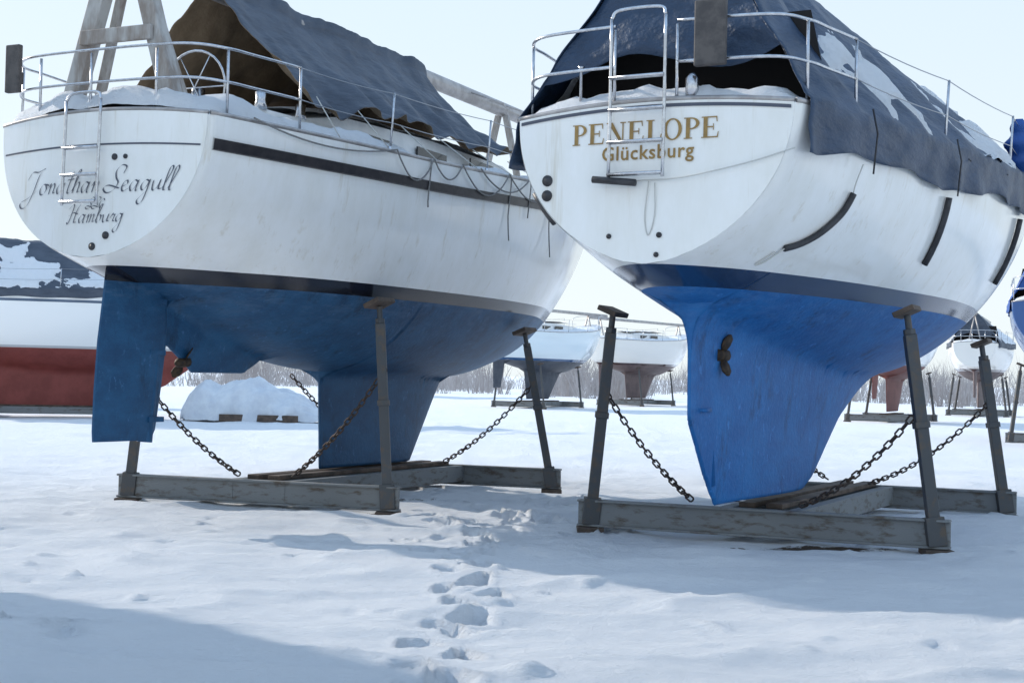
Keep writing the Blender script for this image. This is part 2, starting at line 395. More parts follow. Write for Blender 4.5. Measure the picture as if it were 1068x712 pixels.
def block(mb,text,x0,z0,h,H):
    k=[0]
    def q(poly,x):
        k[0]+=1; off=.008+.0005*(k[0]%5)
        V=[(x+a*h,H.ty(x+a*h,z0+b*h)-off,z0+b*h) for a,b in poly]; mb.add(V,[tuple(range(len(V)))])
    def R(a,b,c,d,x): q([(a,b),(c,b),(c,d),(a,d)],x)
    def ring(cx,cz,rx,rz,tx,tz,x,a0,a1):
        k[0]+=1; off=.008+.0005*(k[0]%5);V=[];n=20
        for i in range(n+1):
            th=a0+(a1-a0)*i/n
            for (e,g) in ((rx,rz),(rx-tx,rz-tz)):
                a=cx+e*math.cos(th);b=cz+g*math.sin(th); V.append((x+a*h,H.ty(x+a*h,z0+b*h)-off,z0+b*h))
        mb.add(V,[(2*i,2*i+1,2*i+3,2*i+2) for i in range(n)])
    x=x0
    for ch in text:
        if ch in 'PEL':
            R(.1,0,.3,1,x); R(0,0,.42,.05,x)
            if ch!='L' : R(0,.95,.36,1,x)
            else: R(0,.95,.42,1,x)
        if ch=='P': ring(.34,.72,.42,.28,.17,.06,x,-math.pi/2,math.pi/2); R(.3,.94,.36,1,x);R(.3,.44,.36,.5,x); adv=.86
        if ch=='E':
            R(.3,.94,.76,1,x);R(.3,0,.8,.06,x);R(.3,.48,.58,.54,x);q([(.7,1),(.76,1),(.78,.74),(.74,.74)],x);q([(.74,0),(.8,0),(.84,.28),(.8,.28)],x);R(.56,.36,.6,.66,x);adv=.96
        if ch=='L': R(.3,0,.74,.06,x);q([(.68,0),(.74,0),(.8,.32),(.75,.32)],x);adv=.88
        if ch=='N':
            R(.12,0,.18,1,x);R(.84,0,.9,1,x);q([(.08,1),(.32,1),(.9,0),(.74,0)],x);R(0,0,.3,.05,x);R(.72,.95,1.02,1,x);R(0,.95,.3,1,x);adv=1.12
        if ch=='O': ring(.46,.5,.46,.52,.17,.06,x,0,2*math.pi);adv=1.02
        x+=adv*h
    return x

# ---------------------------------------------------------------- deck hardware
def rails(H,parent,stern_w,ht,gate=None,sts=(),wires=True,t_end=1.1,mid=True,extra=False):
    S=MB();W=MB()
    def edge(t,sg,inset=.06): return (sg*(H.B(t)-inset),t,H.S(t))
    for z in ((ht,ht*.52) if mid else (ht,)):
        left=[(-(H.B(t)-.05),t,H.S(t)+z) for t in (t_end,.6,.25)]
        mid_=[(-stern_w*.8,.03,H.S(0)+z+.02),(-stern_w*.4,-.02,H.S(0)+z+.03)]
        if gate:
            a=cr(left+[(-stern_w*.8,.03,H.S(0)+z+.02),(gate[0],-.02,H.S(0)+z+.03)],6); S.tube(a,.0135,8)
            b=cr([(x*-1,y,zz) for x,y,zz in left]+[(stern_w*.8,.03,H.S(0)+z+.02),(gate[1],-.02,H.S(0)+z+.03)],6); S.tube(b,.0135,8)
        else:
            a=cr(left+mid_+[(-x,y,zz) for x,y,zz in (mid_+[])[::-1]]+[(-x,y,zz) for x,y,zz in left[::-1]],6); S.tube(a,.0135,8)
    posts=[(-(H.B(.25)-.05),.25),((H.B(.25)-.05),.25),(-(H.B(t_end)-.05),t_end),(H.B(t_end)-.05,t_end)]
    if gate: posts+=[(gate[0],-.02),(gate[1],-.02)]
    if extra: posts+=[(-stern_w*.62,.0),(-stern_w*.1,-.03),(stern_w*.5,-.0)]
    for x,y in posts:
        S.tube([(x,y,H.S(max(y,0))),(x,y,H.S(max(y,0))+ht)],.0135,8)
    for t in sts:
        for sg in (-1,1):
            x,y,z=edge(t,sg); S.tube([(x,y,z-.02),(x+sg*.03,y+.02,z+ht)],.0125,8); S.tube([(x,y,z),(x,y,z+.08)],.02,8)
    if wires and sts:
        for sg in (-1,1):
            for z in (ht,ht*.52):
                pts=[(sg*(H.B(t_end)-.05),t_end,H.S(t_end)+z)]+[(sg*(H.B(t)-.06+.03*z/ht),t,H.S(t)+z-.01) for t in sts]
                out=[]
                for a,b in zip(pts,pts[1:]):
                    for k in range(6):
                        u=k/6; out.append(tuple(np.array(a)*(1-u)+np.array(b)*u-np.array((0,0,.02*4*u*(1-u)))))
                out.append(pts[-1]); W.tube(out,.005,5)
        W.obj('lifelines','wire',parent)
    S.obj('pushpit_and_stanchions','steel',parent)
def ladder(H,parent,x0,x1,ztop,zbot,yo=-.07):
    S=MB()
    y=lambda z,x: min(H.ty(x,min(z,H.S(0))),0)+yo
    for x in (x0,x1):
        S.tube([(x,y(z,x),z) for z in np.linspace(zbot,ztop,8)],.0145,8)
    for z in np.arange(zbot+.03,ztop-.25,.25):
        S.tube([(x0,y(z,x0),z),(x1,y(z,x1),z)],.016,8); S.tube([(x0,y(z,x0)-.03,z),(x1,y(z,x1)-.03,z)],.012,8)
    S.tube(cr([(x0,y(ztop,x0),ztop),(x0+.06,y(ztop,x0)+.02,ztop+.07),(x1-.06,y(ztop,x1)+.02,ztop+.07),(x1,y(ztop,x1),ztop)],6),.0145,8)
    S.obj('boarding_ladder','steel',parent)

# ================================================================ SAILBOAT A (left)
hA=math.radians(25); CA=(-3.856,13.33,0)
A=Hull(S=[(0,3.78),(3,3.80),(6.5,3.93),(9,4.10),(11.5,4.35)],
 B=[(0,1.23),(1,1.40),(3,1.68),(5.5,1.82),(7,1.76),(9,1.30),(10.5,.68),(11.2,.25),(11.5,.03)],
 K=[(0,2.50),(1,2.16),(2,1.76),(3.8,1.50),(6.5,1.45),(8.7,1.75),(10.3,2.4),(11.1,3.2),(11.5,4.2)],
 apps=[dict(z0=1.46,z1=2.3,te=lin([(1.46,1.42),(1.72,1.02),(2.4,.97)]),le=lin([(1.46,2.3),(1.8,3.0),(2.4,3.2)]),th=lin([(1.46,.05),(2.3,.14)])),
       dict(z0=.36,z1=1.7,te=lin([(.36,3.88),(1.7,3.80)]),le=lin([(.36,5.95),(1.2,6.6),(1.7,6.95)]),th=lin([(.36,.13),(1.2,.13),(1.7,.2)]))],
 cam=.11,rake=.03,k=.16)
sa=empty('sailboat',CA,-hA)
A.mesh('hull','hullA',sa); A.deck(sa,seed=3,thick=.13)
foil_loft([(.80,.0,.80,.045),(.9,-.01,.86,.055),(1.3,.0,.93,.06),(1.75,.03,.99,.065),(2.2,.09,.98,.07),(2.45,.12,.97,.07)],'rudder','hullA',sa)
mb=MB(); mb.tube([(0,.73,.78),(0,.80,1.5),(0,.86,2.4)],.074,14)
for z in (1.0,1.65,2.15): mb.box((0,.80,z),(.17,.22,.05))
mb.obj('rudder_stock','hullA',sa,auto=40)
mb=MB()
for sg in (-1,1):
    P=[]
    for t in np.linspace(.05,11.3,90):
        z=A.S(t)-.26; P.append([(sg*(A.xh(t,z+dz)+o),t-.0,z+dz) for dz,o in ((.055,.001),(.048,.024),(-.048,.024),(-.055,.001))])
    mb.grid(P)
mb.obj('rubbing_strake','rub',sa,auto=40)
mb=MB()
script(mb,'Jonathan Seagull',-.82,3.10,.098,A,.017,sp=1.12)
script(mb,'SSC',-.04,2.95,.042,A,.011,sp=1.1); script(mb,'Hamburg',-.27,2.82,.076,A,.014,sp=1.08)
mb.obj('name_lettering','ink',sa,smooth=False)
mb=MB()
P=[[(x,A.ty(x,3.5)-.005,3.50+A.crown*.6*(1-(x/A.B0)**2)+dz) for dz in (-.008,.008)] for x in np.linspace(-1.15,1.15,24)]
mb.grid(P); mb.obj('transom_trim','ink',sa)
mb=MB()
for x,z,r in ((.20,2.70,.035),(.05,2.60,.035),(.26,3.42,.03),(.38,3.42,.022)):
    mb.tube([(x,A.ty(x,z)-.012,z),(x,A.ty(x,z)+.02,z)],r,14)
mb.obj('exhaust_outlets','black',sa)
rails(A,sa,A.B0,.64,None,(2.6,4.6,6.6,8.6),t_end=1.2,extra=True)
ladder(A,sa,-.28,.13,3.95,2.98)
mb=MB(); mb.box((-1.05,-.06,4.33),(.17,.06,.46)); mb.box((-1.05,.0,4.25),(.10,.06,.12)); mb.obj('outboard_bracket','gbox',sa,smooth=False,bevel=.012)
mb=MB()
P=[]
for t in np.linspace(-1.0,12.0,30):
    P.append([(.07*math.cos(a),t,5.42+.11*math.sin(a)) for a in np.linspace(0,2*math.pi,15)])
mb.grid(P)
for y in (7.4,8.0,9.5): mb.tube([(0.09,y,5.44),(.35,y+.5,5.36),(.1,y+1.2,5.4)],.012,6)
mb.obj('stowed_mast','alu',sa)
mb=MB()
for sg in (-1,1):
    mb.beam((sg*.66,.25,3.80),(sg*.16,.25,5.40),.17,.14,up=(0,1,0)); mb.beam((sg*.60,.55,3.80),(sg*.10,.40,5.30),.09,.07,up=(0,1,0))
mb.beam((-.42,.15,4.62),(.42,.15,4.62),.05,.14); mb.beam((-.30,.25,5.27),(.30,.25,5.27),.14,.10)
for sg in (-1,1): mb.beam((sg*.35,8.6,4.05),(sg*.06,8.6,5.33),.09,.07,up=(0,1,0))
mb.obj('mast_support_frame','timber',sa,smooth=False,bevel=.01)
mb=MB();P=[]
for t,wf,hh in ((1.9,.0,.02),(1.95,.62,.30),(2.6,.60,.42),(4.5,.58,.42),(6.8,.50,.34),(8.3,.36,.18),(8.6,.3,.0)):
    w=max(A.B(t)*wf,.5);P.append([(-w-.05,t,A.S(t)),(-w,t,A.S(t)+hh),(-w*.5,t,A.S(t)+hh+.07),(0,t,A.S(t)+hh+.09),(w*.5,t,A.S(t)+hh+.07),(w,t,A.S(t)+hh),(w+.05,t,A.S(t))])
mb.grid(P); mb.obj('coachroof','gel',sa,auto=35)
mb=MB()
for sg in (-1,1):
    for t in (2.9,4.1,5.4):
        mb.beam((sg*(A.B(t)*.59+.035),t,A.S(t)+.23),(sg*(A.B(t+.8)*.57+.03),t+.75,A.S(t)+.23),.02,.15)
mb.obj('cabin_windows','glass',sa,smooth=False)
mb=MB();P=[]
for t in np.linspace(2.0,8.3,60):
    w=A.B(t)*.56*(1-.35*sst(5,8.3,t)); hh=np.interp(t,[1.9,2.6,4.5,6.8,8.3],[.3,.42,.42,.34,.18])
    P.append([(w*u,t,A.S(t)+hh+.04+.09*(1-abs(u)**6)+.04*fb(w*u*2,t*2,7)) for u in np.linspace(-1,1,15)])
mb.grid(P); mb.obj('snow_on_coachroof','snow2',sa)
mb=MB()
for sg in (-1,1): mb.beam((sg*.85,.6,3.93),(sg*.95,2.4,3.95),.14,.26)
mb.obj('cockpit_coaming','gel',sa,smooth=False,bevel=.03)
mb=MB()
for sg in (-1,1):
    for t in (1.2,1.9):
        mb.tube([(sg*.92,t,4.05),(sg*.92,t,4.12),(sg*.92,t,4.14),(sg*.92,t,4.22)],[.07,.055,.05,.055],14)
mb.tube([(.38*math.cos(a),1.35,4.35+.38*math.sin(a)) for a in np.linspace(0,2*math.pi,28,endpoint=False)],.014,8,True)
for a in np.linspace(0,math.pi,4)[:-1]: mb.tube([(.38*math.cos(a),1.35,4.35+.38*math.sin(a)),(-.38*math.cos(a),1.35,4.35-.38*math.sin(a))],.008,6)
mb.tube([(0,1.42,3.8),(0,1.42,4.35)],.07,10)
mb.obj('winches_and_wheel','steel',sa)
mb=MB();P=[]
for t in np.linspace(1.5,6.7,120):
    r=[]
    fz=5.56-.75*sst(5.9,6.7,t)**1.5
    for v in np.linspace(-1,1,81):
        a=abs(v); w=1.22*(1+.03*math.sin(t*2.4+1)); zl=4.20+.03*t+.06*math.sin(t*1.9+ (1 if v>0 else 0))+.035*math.sin(t*5.3)
        x=w*a**1.05
        z=fz-(fz-zl)*(a**.93) - .13*math.sin(math.pi*a)*(.5+.5*math.sin(t*2.1+.7))
        if a<.06: x=.09*a/.06*.9; z=fz
        n=.05*fb(t*1.7,v*2.5,5)+.03*math.sin(t*9+v*3+2*fb(t,v))*a+.018*math.sin(t*17+4*fb(t*.6,v,4))*a*a
        r.append(((x+n*.6)*(1 if v>0 else -1),t+ .10*a+.05*fb(v*3,t),z+n))
    P.append(r)
mb.grid(P); mb.obj('boom_tent_tarp',['tarpI','tarpG'],sa,solid=.006)
mb=MB()
for t0,t1,dp in ((.5,2.6,.12),(2.6,3.3,.28),(3.3,3.9,.20),(3.9,5.0,.30),(4.3,5.6,.22),(5.0,6.4,.28),(6.2,7.0,.40),(6.6,8.0,.22)):
    pts=[]
    for u in np.linspace(0,1,14):
        t=t0+(t1-t0)*u; z=A.S(t)+.04-dp*4*u*(1-u); pts.append((A.B(t)+.03 if z>A.S(t)-.1 else A.xh(t,z)+.035,t,z))
    mb.tube(pts,.009,6)
for t,l in ((3.25,.5),(5.05,.75),(5.6,.45),(6.3,.9),(7.0,.5)):
    mb.tube([(A.B(t)+.02,t,A.S(t)+.03)]+[(max(A.xh(t,z),A.B(t)-.02)+.03,t+.03*math.sin(z*5),z) for z in np.linspace(A.S(t)-.05,A.S(t)-l,8)],.008,6)
mb.obj('mooring_ropes','rope',sa)
mb=MB()
for t in (1.7,2.5,3.4,4.3,5.2,6.2):
    mb.tube([(1.24,t,4.25),(A.B(t)-.03,t+.1,A.S(t)+.03)],.006,5); mb.tube([(-1.24,t,4.25),(-A.B(t)+.03,t+.1,A.S(t)+.03)],.006,5)
mb.obj('tarp_ties','ropeW',sa)
mb=MB(); mb.tube([(0,1.75,1.62),(0,1.25,1.56)],.02,8); mb.tube([(0,1.36,1.57),(0,1.22,1.555),(0,1.17,1.55)],[.05,.045,.01],10)
for a in (.9,.9+math.pi):
    c=Vector((math.cos(a),0,math.sin(a)));pts=[Vector((0,1.29,1.56))+c*r for r in (.04,.09,.15,.19)]
    wd=Vector((-c.z*.6,.8,c.x*.6));V=[]
    for p,w_ in zip(pts,(.025,.05,.05,.012)): V+=[p-wd*w_,p+wd*w_]
    mb.add(V,[(0,1,3,2),(2,3,5,4),(4,5,7,6)])
mb.obj('propeller','bronze',sa,solid=.01)

cradle((-4.26,16.16),(-1.265,15.2),(.557,18.75),
  [(-4.02,16.0,2.2),(-1.42,15.28,2.24),(.16,18.72,2.08),(-2.6,19.9,2.1)],
  chains=[((-4.15,16.05,1.42),(-2.95,15.75,.36),.10),((-1.33,15.22,1.55),(-2.35,15.7,.36),.10),((.32,18.7,1.45),(-.85,18.9,.36),.10),((-3.0,19.6,1.45),(-1.6,19.0,.36),.1)],pw=.1)

# ================================================================ SAILBOAT B (right)
hB=math.radians(28); CB=(1.031,11.07,0)
Bt=Hull(S=[(0,3.56),(3,3.64),(6,3.76),(9,3.93),(11.6,4.2)],
 B=[(0,1.165),(1,1.34),(3,1.62),(5.5,1.80),(7.2,1.76),(9,1.36),(10.5,.72),(11.3,.25),(11.6,.03)],
 K=[(0,2.38),(1,2.12),(3,1.80),(5,1.62),(7,1.62),(9,1.95),(10.5,2.45),(11.3,3.2),(11.6,4.0)],
 apps=[dict(z0=.42,z1=2.3,te=lin([(.42,1.60),(.6,1.40),(.83,1.2),(1.15,.96),(2.3,.92)]),le=lin([(.42,4.0),(.55,4.4),(1.16,5.4),(1.62,6.5),(2.3,7.4)]),th=lin([(.42,.13),(1.1,.17),(1.5,.25),(2.2,.36)]))],
 cam=.05,rake=.02,k=.55,q=(.60,.9),p=(2.1,1.5))
sb=empty('sailboat',CB,-hB)
Bt.mesh('hull','hullB',sb); Bt.deck(sb,seed=9,thick=.05)
mb=MB(); xe=block(mb,'PENELOPE',-.64,3.325,.162,Bt)
mb.obj('name_lettering','gold',sb,smooth=False)
fc=D.curves.new('t','FONT'); fc.body='Gl\u00fccksburg'; fc.size=.155; fc.align_x='CENTER'; fc.offset=.0022; fc.space_character=1.08; fc.resolution_u=3
fo=D.objects.new('t',fc); scene.collection.objects.link(fo); dg=bpy.context.evaluated_depsgraph_get(); me=D.meshes.new_from_object(fo.evaluated_get(dg))
mb=MB(); mb.add([(v.co.x+.0,Bt.ty(v.co.x,3.2+v.co.y)-.008,3.19+v.co.y) for v in me.vertices],[tuple(p.vertices) for p in me.polygons])
D.objects.remove(fo); mb.obj('home_port_lettering','gold',sb,smooth=False)
mb=MB()
for x,z,r in ((-.86,3.06,.045),(-.86,2.94,.045),(.12,2.60,.022),(-.30,2.60,.02),(.1,2.45,.02)):
    mb.tube([(x,Bt.ty(x,z)-.012,z),(x,Bt.ty(x,z)+.02,z)],r,14)
mb.obj('exhaust_outlets','black',sb)
mb=MB()
P=[[(x,Bt.ty(x,3.5)-.006,Bt.S(0)+Bt.crown*(1-(x/Bt.B0)**2)-.035+dz) for dz in (-.013,.013)] for x in np.linspace(-1.12,1.12,24)]
mb.grid(P); mb.obj('transom_trim','ink',sb)
rails(Bt,sb,Bt.B0,.66,(-.30,.22),(3.2,5.8,8.0),t_end=1.1)
ladder(Bt,sb,-.29,.16,4.28,3.04)
mb=MB(); mb.tube([(-.42,-.13,3.04),(-.06,-.13,3.0)],.028,10); mb.obj('ladder_pad','black',sb)
mb=MB(); mb.box((.50,-.06,4.12),(.25,.06,.50)); mb.box((.5,.02,4.0),(.12,.1,.14)); mb.obj('outboard_bracket','gbox',sb,smooth=False,bevel=.012)
mb=MB(); mb.tube([(.33,.02,3.63),(.33,.02,3.74),(.33,.02,3.80),(.33,.02,3.84)],[.05,.055,.05,.02],12)
mb.tube([(-.62,.04,3.6),(-.62,.04,3.95),(-.62,.04,3.97)],[.012,.012,.03],8)
mb.obj('stern_lamp','steel',sb)
mb=MB()
def onB(t,z,o=.035): return (Bt.xh(t,z)+o,t,z)
mb.tube([onB(*p) for p in [tuple(q) for q in cr([(1.15,3.02),(1.12,2.86),(1.0,2.70),(.86,2.60),(.72,2.55)],5)]],.027,10)
mb.tube([onB(3.2+.02*k,3.22-.10*k) for k in range(7)],.03,10)
mb.tube([onB(6.3+.02*k,3.35-.10*k) for k in range(8)],.03,10)
mb.tube([(-Bt.xh(.2,z)-.03,.2,z) for z in np.linspace(3.0,2.75,5)],.03,10)
mb.obj('fender_hoses','black',sb)
mb=MB()
mb.tube(cr([(-.06,-.09,3.02),(.3,-.09,3.03),(.8,-.06,3.12),(1.16,-.02,3.22)],6),.006,5)
mb.tube(cr([(.03,-.08,3.02),(.0,-.075,2.75),(.03,-.075,2.60),(.08,-.075,2.75),(.08,-.08,3.0)],6),.0045,5)
mb.tube(cr([onB(1.15,3.25),onB(1.12,3.1),onB(1.15,3.0)],5),.006,5)
mb.tube(cr([onB(.72,2.55),onB(.68,2.45),onB(.63,2.42),onB(.66,2.52)],5),.007,5)
mb.obj('lashing_cords','ropeW',sb)
def tent(H,parent,t0,t1,ridge,mat,hem=.33,snow=.42,seed=0,over=1.0,nt=170,nv=81,af=True,snt=230,snv=70,fwd=.08):
    def pt(t,v,off=0):
        a=abs(v);sg=1 if v>0 else -1
        B=H.B(t)*over+.035; S=H.S(t)+.05; rz=ridge(t)
        tt=t
        if a<.8:
            u=a/.8; x=B*(u**.92); z=rz-(rz-S)*(u**1.05)
            sag=-.12*math.sin(math.pi*u)*(.5+.5*math.cos(t*2*math.pi/1.7+1))
            f=.035*fb(t*1.3+seed,v*3,2)+.026*math.sin(t*7.5+v*5+3*fb(t*.7,v,8))*u+.03*abs(fb(t*3,v*6,seed+3))
            x+= (sag+f)*.45*1; z+=(sag+f)*.8
        else:
            u=(a-.8)/.2; hm=hem*(1+.12*math.sin(t*1.9+seed)+.06*math.sin(t*5.1))
            z=S-(hm+.05)*u; zz=min(z,H.S(t)-.01); x=max(H.xh(t,zz),B-.05)+.045+.026*math.sin(t*8+1.5*math.sin(t*2))*u+.03*fb(t*2,u*2,seed)
        n=Vector((.6,0,.8))*off
        return ((x+n.x)*sg, tt+(.22*(z-H.S(t)) if t<t0+.9 else .22*(z-H.S(t))*max(0,1-(t-t0-.9)/2)) , z+n.z)
    mb=MB(); mb.grid([[pt(t,v) for v in np.linspace(-1,1,nv)] for t in np.linspace(t0,t1,nt)])
    o=mb.obj('winter_cover',mat,parent,solid=.005)
    if af:
        mb=MB();P=[]
        for w in np.linspace(0,1,22):
            r=[]
            for u in np.linspace(-1,1,27):
                x,y,z=pt(t0,u*.8); zl=H.S(t0)+.42+.10*math.cos(u*5+1)+.08*(u>0)*u
                zc=z+(zl-z)*w if z>zl else z
                r.append((x*.995,y-.22*(z-zc)+.02+.05*fb(x*2,zc*3,seed+4),zc))
            P.append(r)
        mb.grid(P); mb.obj('cover_aft_panel',mat,parent,solid=.005)
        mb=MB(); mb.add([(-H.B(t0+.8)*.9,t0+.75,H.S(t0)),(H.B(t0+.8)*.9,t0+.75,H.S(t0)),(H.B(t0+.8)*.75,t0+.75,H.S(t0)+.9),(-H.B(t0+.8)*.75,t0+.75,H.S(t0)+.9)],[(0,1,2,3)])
        mb.obj('cover_shade_sheet','dark',parent,smooth=False)  # dark sheet standing in for shade under the cover, not a boat part
    if snow is not None:
        mb=MB()
        for sg in (1,-1):
            P=[]
            for t in np.linspace(t0+.5,t1,snt):
                r=[]
                for v in np.linspace(.03,.80,snv):
                    m=fb(t*1.2+seed*3.3+(sg<0)*7,v*3.4,1.5,6)+.22*math.exp(-((v-.62)/.13)**2)-.12*math.exp(-((v-.2)/.2)**2)-.35*(t<t0+1.1)+fwd*sst(4,9,t)
                    off=max(min((m-snow)*.25,.035),-.03)
                    x,y,z=pt(t,v,off); r.append((x*sg,y,z))
                P.append(r)
            mb.grid(P)
        mb.obj('snow_on_cover','snow2',parent)
tent(Bt,sb,.12,11.2,lin([(0,5.55),(5,5.42),(8,5.30),(10.6,4.95),(11.6,4.4)]),'tarpN',seed=2,snow=.47)
mb=MB()
for t in (1.15,3.15,6.2):
    mb.tube([(Bt.B(t)+.07,t,Bt.S(t)+.1),(Bt.B(t)+.11,t,Bt.S(t)-.1),(Bt.B(t)+.08,t,Bt.S(t)-.42)],.008,5)
for t in (1.0,2.2,3.6,5,6.5): mb.tube([(Bt.B(t)*.5,t,4.6),(Bt.B(t)+.06,t+.05,Bt.S(t)-.05)],.006,5)
mb.obj('cover_straps','black',sb)
mb=MB();P=[]
for u in np.linspace(0,1,30):
    r_=.16*math.sin(math.pi*min(max(u,.02),.98))**.55*(1+.16*math.sin(u*19))
    P.append([(1.72+r_*math.cos(a)*.9+.04*fb(u*4,a),6.55+u*.25+r_*math.sin(a),4.50-u*.66) for a in np.linspace(0,2*math.pi,17)])
mb.grid(P); mb.obj('sail_bag','tarpB',sb)
mb=MB(); mb.tube([(.0,1.45,1.72),(.10,1.47,1.72)],.02,8)
mb.tube([(.055,1.42,1.72),(.06,1.62,1.72),(.05,1.75,1.70)],[.05,.055,.02],10)
for a in (1.2,1.2+math.pi):
    c=Vector((.35,math.cos(a)*.25,math.sin(a))).normalized();V=[]
    for r,w_ in ((.04,.03),(.09,.06),(.15,.06),(.19,.015)):
        p=Vector((.08,1.5,1.72))+c*r; V+=[p-Vector((.3,.9,0))*w_,p+Vector((.3,.9,0))*w_]
    mb.add(V,[(0,1,3,2),(2,3,5,4),(4,5,7,6)])
mb.obj('propeller','bronze',sb,solid=.012)
mb=MB()
for z in (1.25,1.98): mb.box((0,1.22,z),(.13,.20,.03))
mb.tube([(0.0,1.50,.6),(0,1.20,2.2)],.045,8)
mb.obj('rudder_fittings','hullB',sb)

cradle((.806,14.14),(3.825,12.86),(5.69,16.5),
  [(.98,14.02,2.15),(3.56,12.98,2.16),(5.42,16.6,2.0),(2.85,17.7,2.0)],
  chains=[((.93,14.05,1.36),(1.75,13.78,.36),.08),((3.62,12.95,1.22),(2.72,13.4,.36),.12),((5.5,16.55,1.32),(4.15,16.6,.36),.14),((2.8,17.7,1.4),(3.8,17.2,.36),.1)],pw=.105)

# ================================================================ background boats
def bgboat(C,head,mat,cover=None,ridge=5.2,t0=.5,t1=9,cab=True,snow=.38,crad=True,longkeel=False,mast=True,sc=1.0):
    if longkeel:
        K=[(0,2.3),(1,1.9),(3,1.45),(5,1.3),(6.5,1.35),(8,1.6),(9.5,2.2),(10.2,3.0),(10.5,3.9)]
        ap=[dict(z0=.30,z1=1.9,te=lin([(.30,.9),(1.9,.4)]),le=lin([(.30,6.2),(1.0,7.6),(1.9,8.8)]),th=lin([(.3,.14),(1.9,.3)]))]
    else:
        K=[(0,2.45),(1,2.2),(3,1.85),(5,1.7),(6.5,1.72),(8,2.0),(9.5,2.5),(10.2,3.2),(10.5,3.9)]
        ap=[dict(z0=.42,z1=2.0,te=lin([(.42,3.3),(2.0,3.0)]),le=lin([(.42,5.3),(2.0,6.6)]),th=lin([(.42,.14),(2.0,.2)])),
           dict(z0=.95,z1=2.4,te=lin([(.95,.45),(2.4,.35)]),le=lin([(.95,.95),(2.4,1.3)]),th=lin([(.95,.05),(2.4,.09)]))]
    H=Hull(S=[(0,3.6),(3,3.6),(6,3.7),(9,3.95),(10.5,4.15)],
     B=[(0,1.0),(1,1.2),(3,1.5),(5,1.62),(6.5,1.55),(8.2,1.15),(9.6,.55),(10.3,.2),(10.5,.03)],K=K,apps=ap,k=.2)
    e=empty('sailboat',C,-head); e.scale=(sc,)*3
    H.mesh('hull',mat,e,dt=.35,N=34); H.deck(e,seed=C[0],thick=.05)
    if cab:
        mb=MB();P=[]
        for t,wf,hh in ((2.2,.0,.02),(2.25,.62,.35),(3,.60,.45),(4.8,.55,.42),(6.8,.45,.22),(7.2,.4,.0)):
            w=max(H.B(t)*wf,.4);P.append([(-w-.05,t,H.S(t)),(-w,t,H.S(t)+hh),(0,t,H.S(t)+hh+.09),(w,t,H.S(t)+hh),(w+.05,t,H.S(t))])
        mb.grid(P); mb.obj('coachroof','gel',e,auto=35)
        mb=MB()
        for sg in (-1,1):
            for t in (3.1,4.2): mb.beam((sg*(H.B(t)*.60+.03),t,H.S(t)+.24),(sg*(H.B(t)*.58+.03),t+.8,H.S(t)+.24),.02,.16)
        mb.obj('cabin_windows','glass',e,smooth=False)
        mb=MB();mb.grid([[(u,t,H.S(t)+np.interp(t,[2.3,3,4.8,6.8],[.45,.52,.5,.34])+.08*(1-u*u)+.03*fb(u*2,t*2,C[1])) for u in np.linspace(-.75,.75,9)] for t in np.linspace(2.3,6.8,24)])
        mb.obj('snow_on_coachroof','snow2',e)
    rails(H,e,H.B0,.62,None,(2.5,4.5,6.5,8.5),t_end=1.2,extra=True)
    mb=MB()
    for sg in (-1,1): mb.tube(cr([(sg*.75,9.0,H.S(9)),(sg*.72,9.0,H.S(9)+.6),(sg*.35,10.1,H.S(10)+.62),(0,10.4,H.S(10.4)+.62)],5),.014,6)
    mb.obj('pulpit','steel',e)
    if mast:
        mb=MB(); zt=(ridge(3) if callable(ridge) else ridge)-.12 if cover else 4.75
        mb.tube([(.0,-.8,zt),(0,11.2,zt)],.08,8)
        for y in (.3,9.2):
            mb.beam((-.3,y,3.6),(0,y,zt-.05),.06,.06,up=(0,1,0)); mb.beam((.3,y,3.6),(0,y,zt-.05),.06,.06,up=(0,1,0))
        mb.obj('stowed_mast','alu',e)
    if cover: tent(H,e,t0,t1,ridge if callable(ridge) else lin([(0,ridge),(12,ridge-.4)]),cover,seed=C[0]*.1,nt=70,nv=41,snow=snow,hem=.2,snt=110,snv=36)
    if crad:
        R=Matrix.Rotation(-head,4,'Z'); w=lambda x,y,z=0: tuple((R@Vector((x*sc,y*sc,z*sc)))+Vector(C))
        f=lambda x,y: w(x,y)[:2]
        cradle(f(-1.4,2.6),f(1.4,2.6),f(1.4,6.2),[w(-1.15,2.6,2.1),w(1.15,2.6,2.1),w(1.15,6.2,2.0),w(-1.15,6.2,2.0)])
    return e,H
r=math.radians
bgboat((-17.6,41,0),r(74),'hullR','tarpG',lin([(0,4.9),(2,5.2),(4.5,5.1),(6,4.4),(11,4.3)]),t0=.6,t1=6,longkeel=True,snow=-.02)
bgboat((-25.5,52,0),r(60),'hullN',None)
bgboat((-1.0,66,0),r(32),'hullK',None,sc=1.0)
bgboat((4.6,78,0),r(35),'hullBr',None)
bgboat((13.2,35,0),r(28),'hullN','tarpB',5.9,t0=.2,t1=10)
bgboat((13.5,54,0),r(25),'hullR2','tarpW',4.9,t0=2,t1=7)
bgboat((22.5,70,0),r(22),'hullBr','tarpG',5.2,snow=.1)
bgboat((31,62,0),r(25),'hullK','tarpG',5.2)
bgboat((-13,95,0),r(35),'hullBr','tarpG',5.2,snow=.0)
bgboat((-7.2,10.2,0),r(-58),'hullK','tarpG',5.1,crad=True,sc=.85,snow=None)  # unseen boat, added left of the frame to shade the foreground snow
e=empty('covered_dinghy',(-7.3,41,0),0)
mb=MB();P=[]
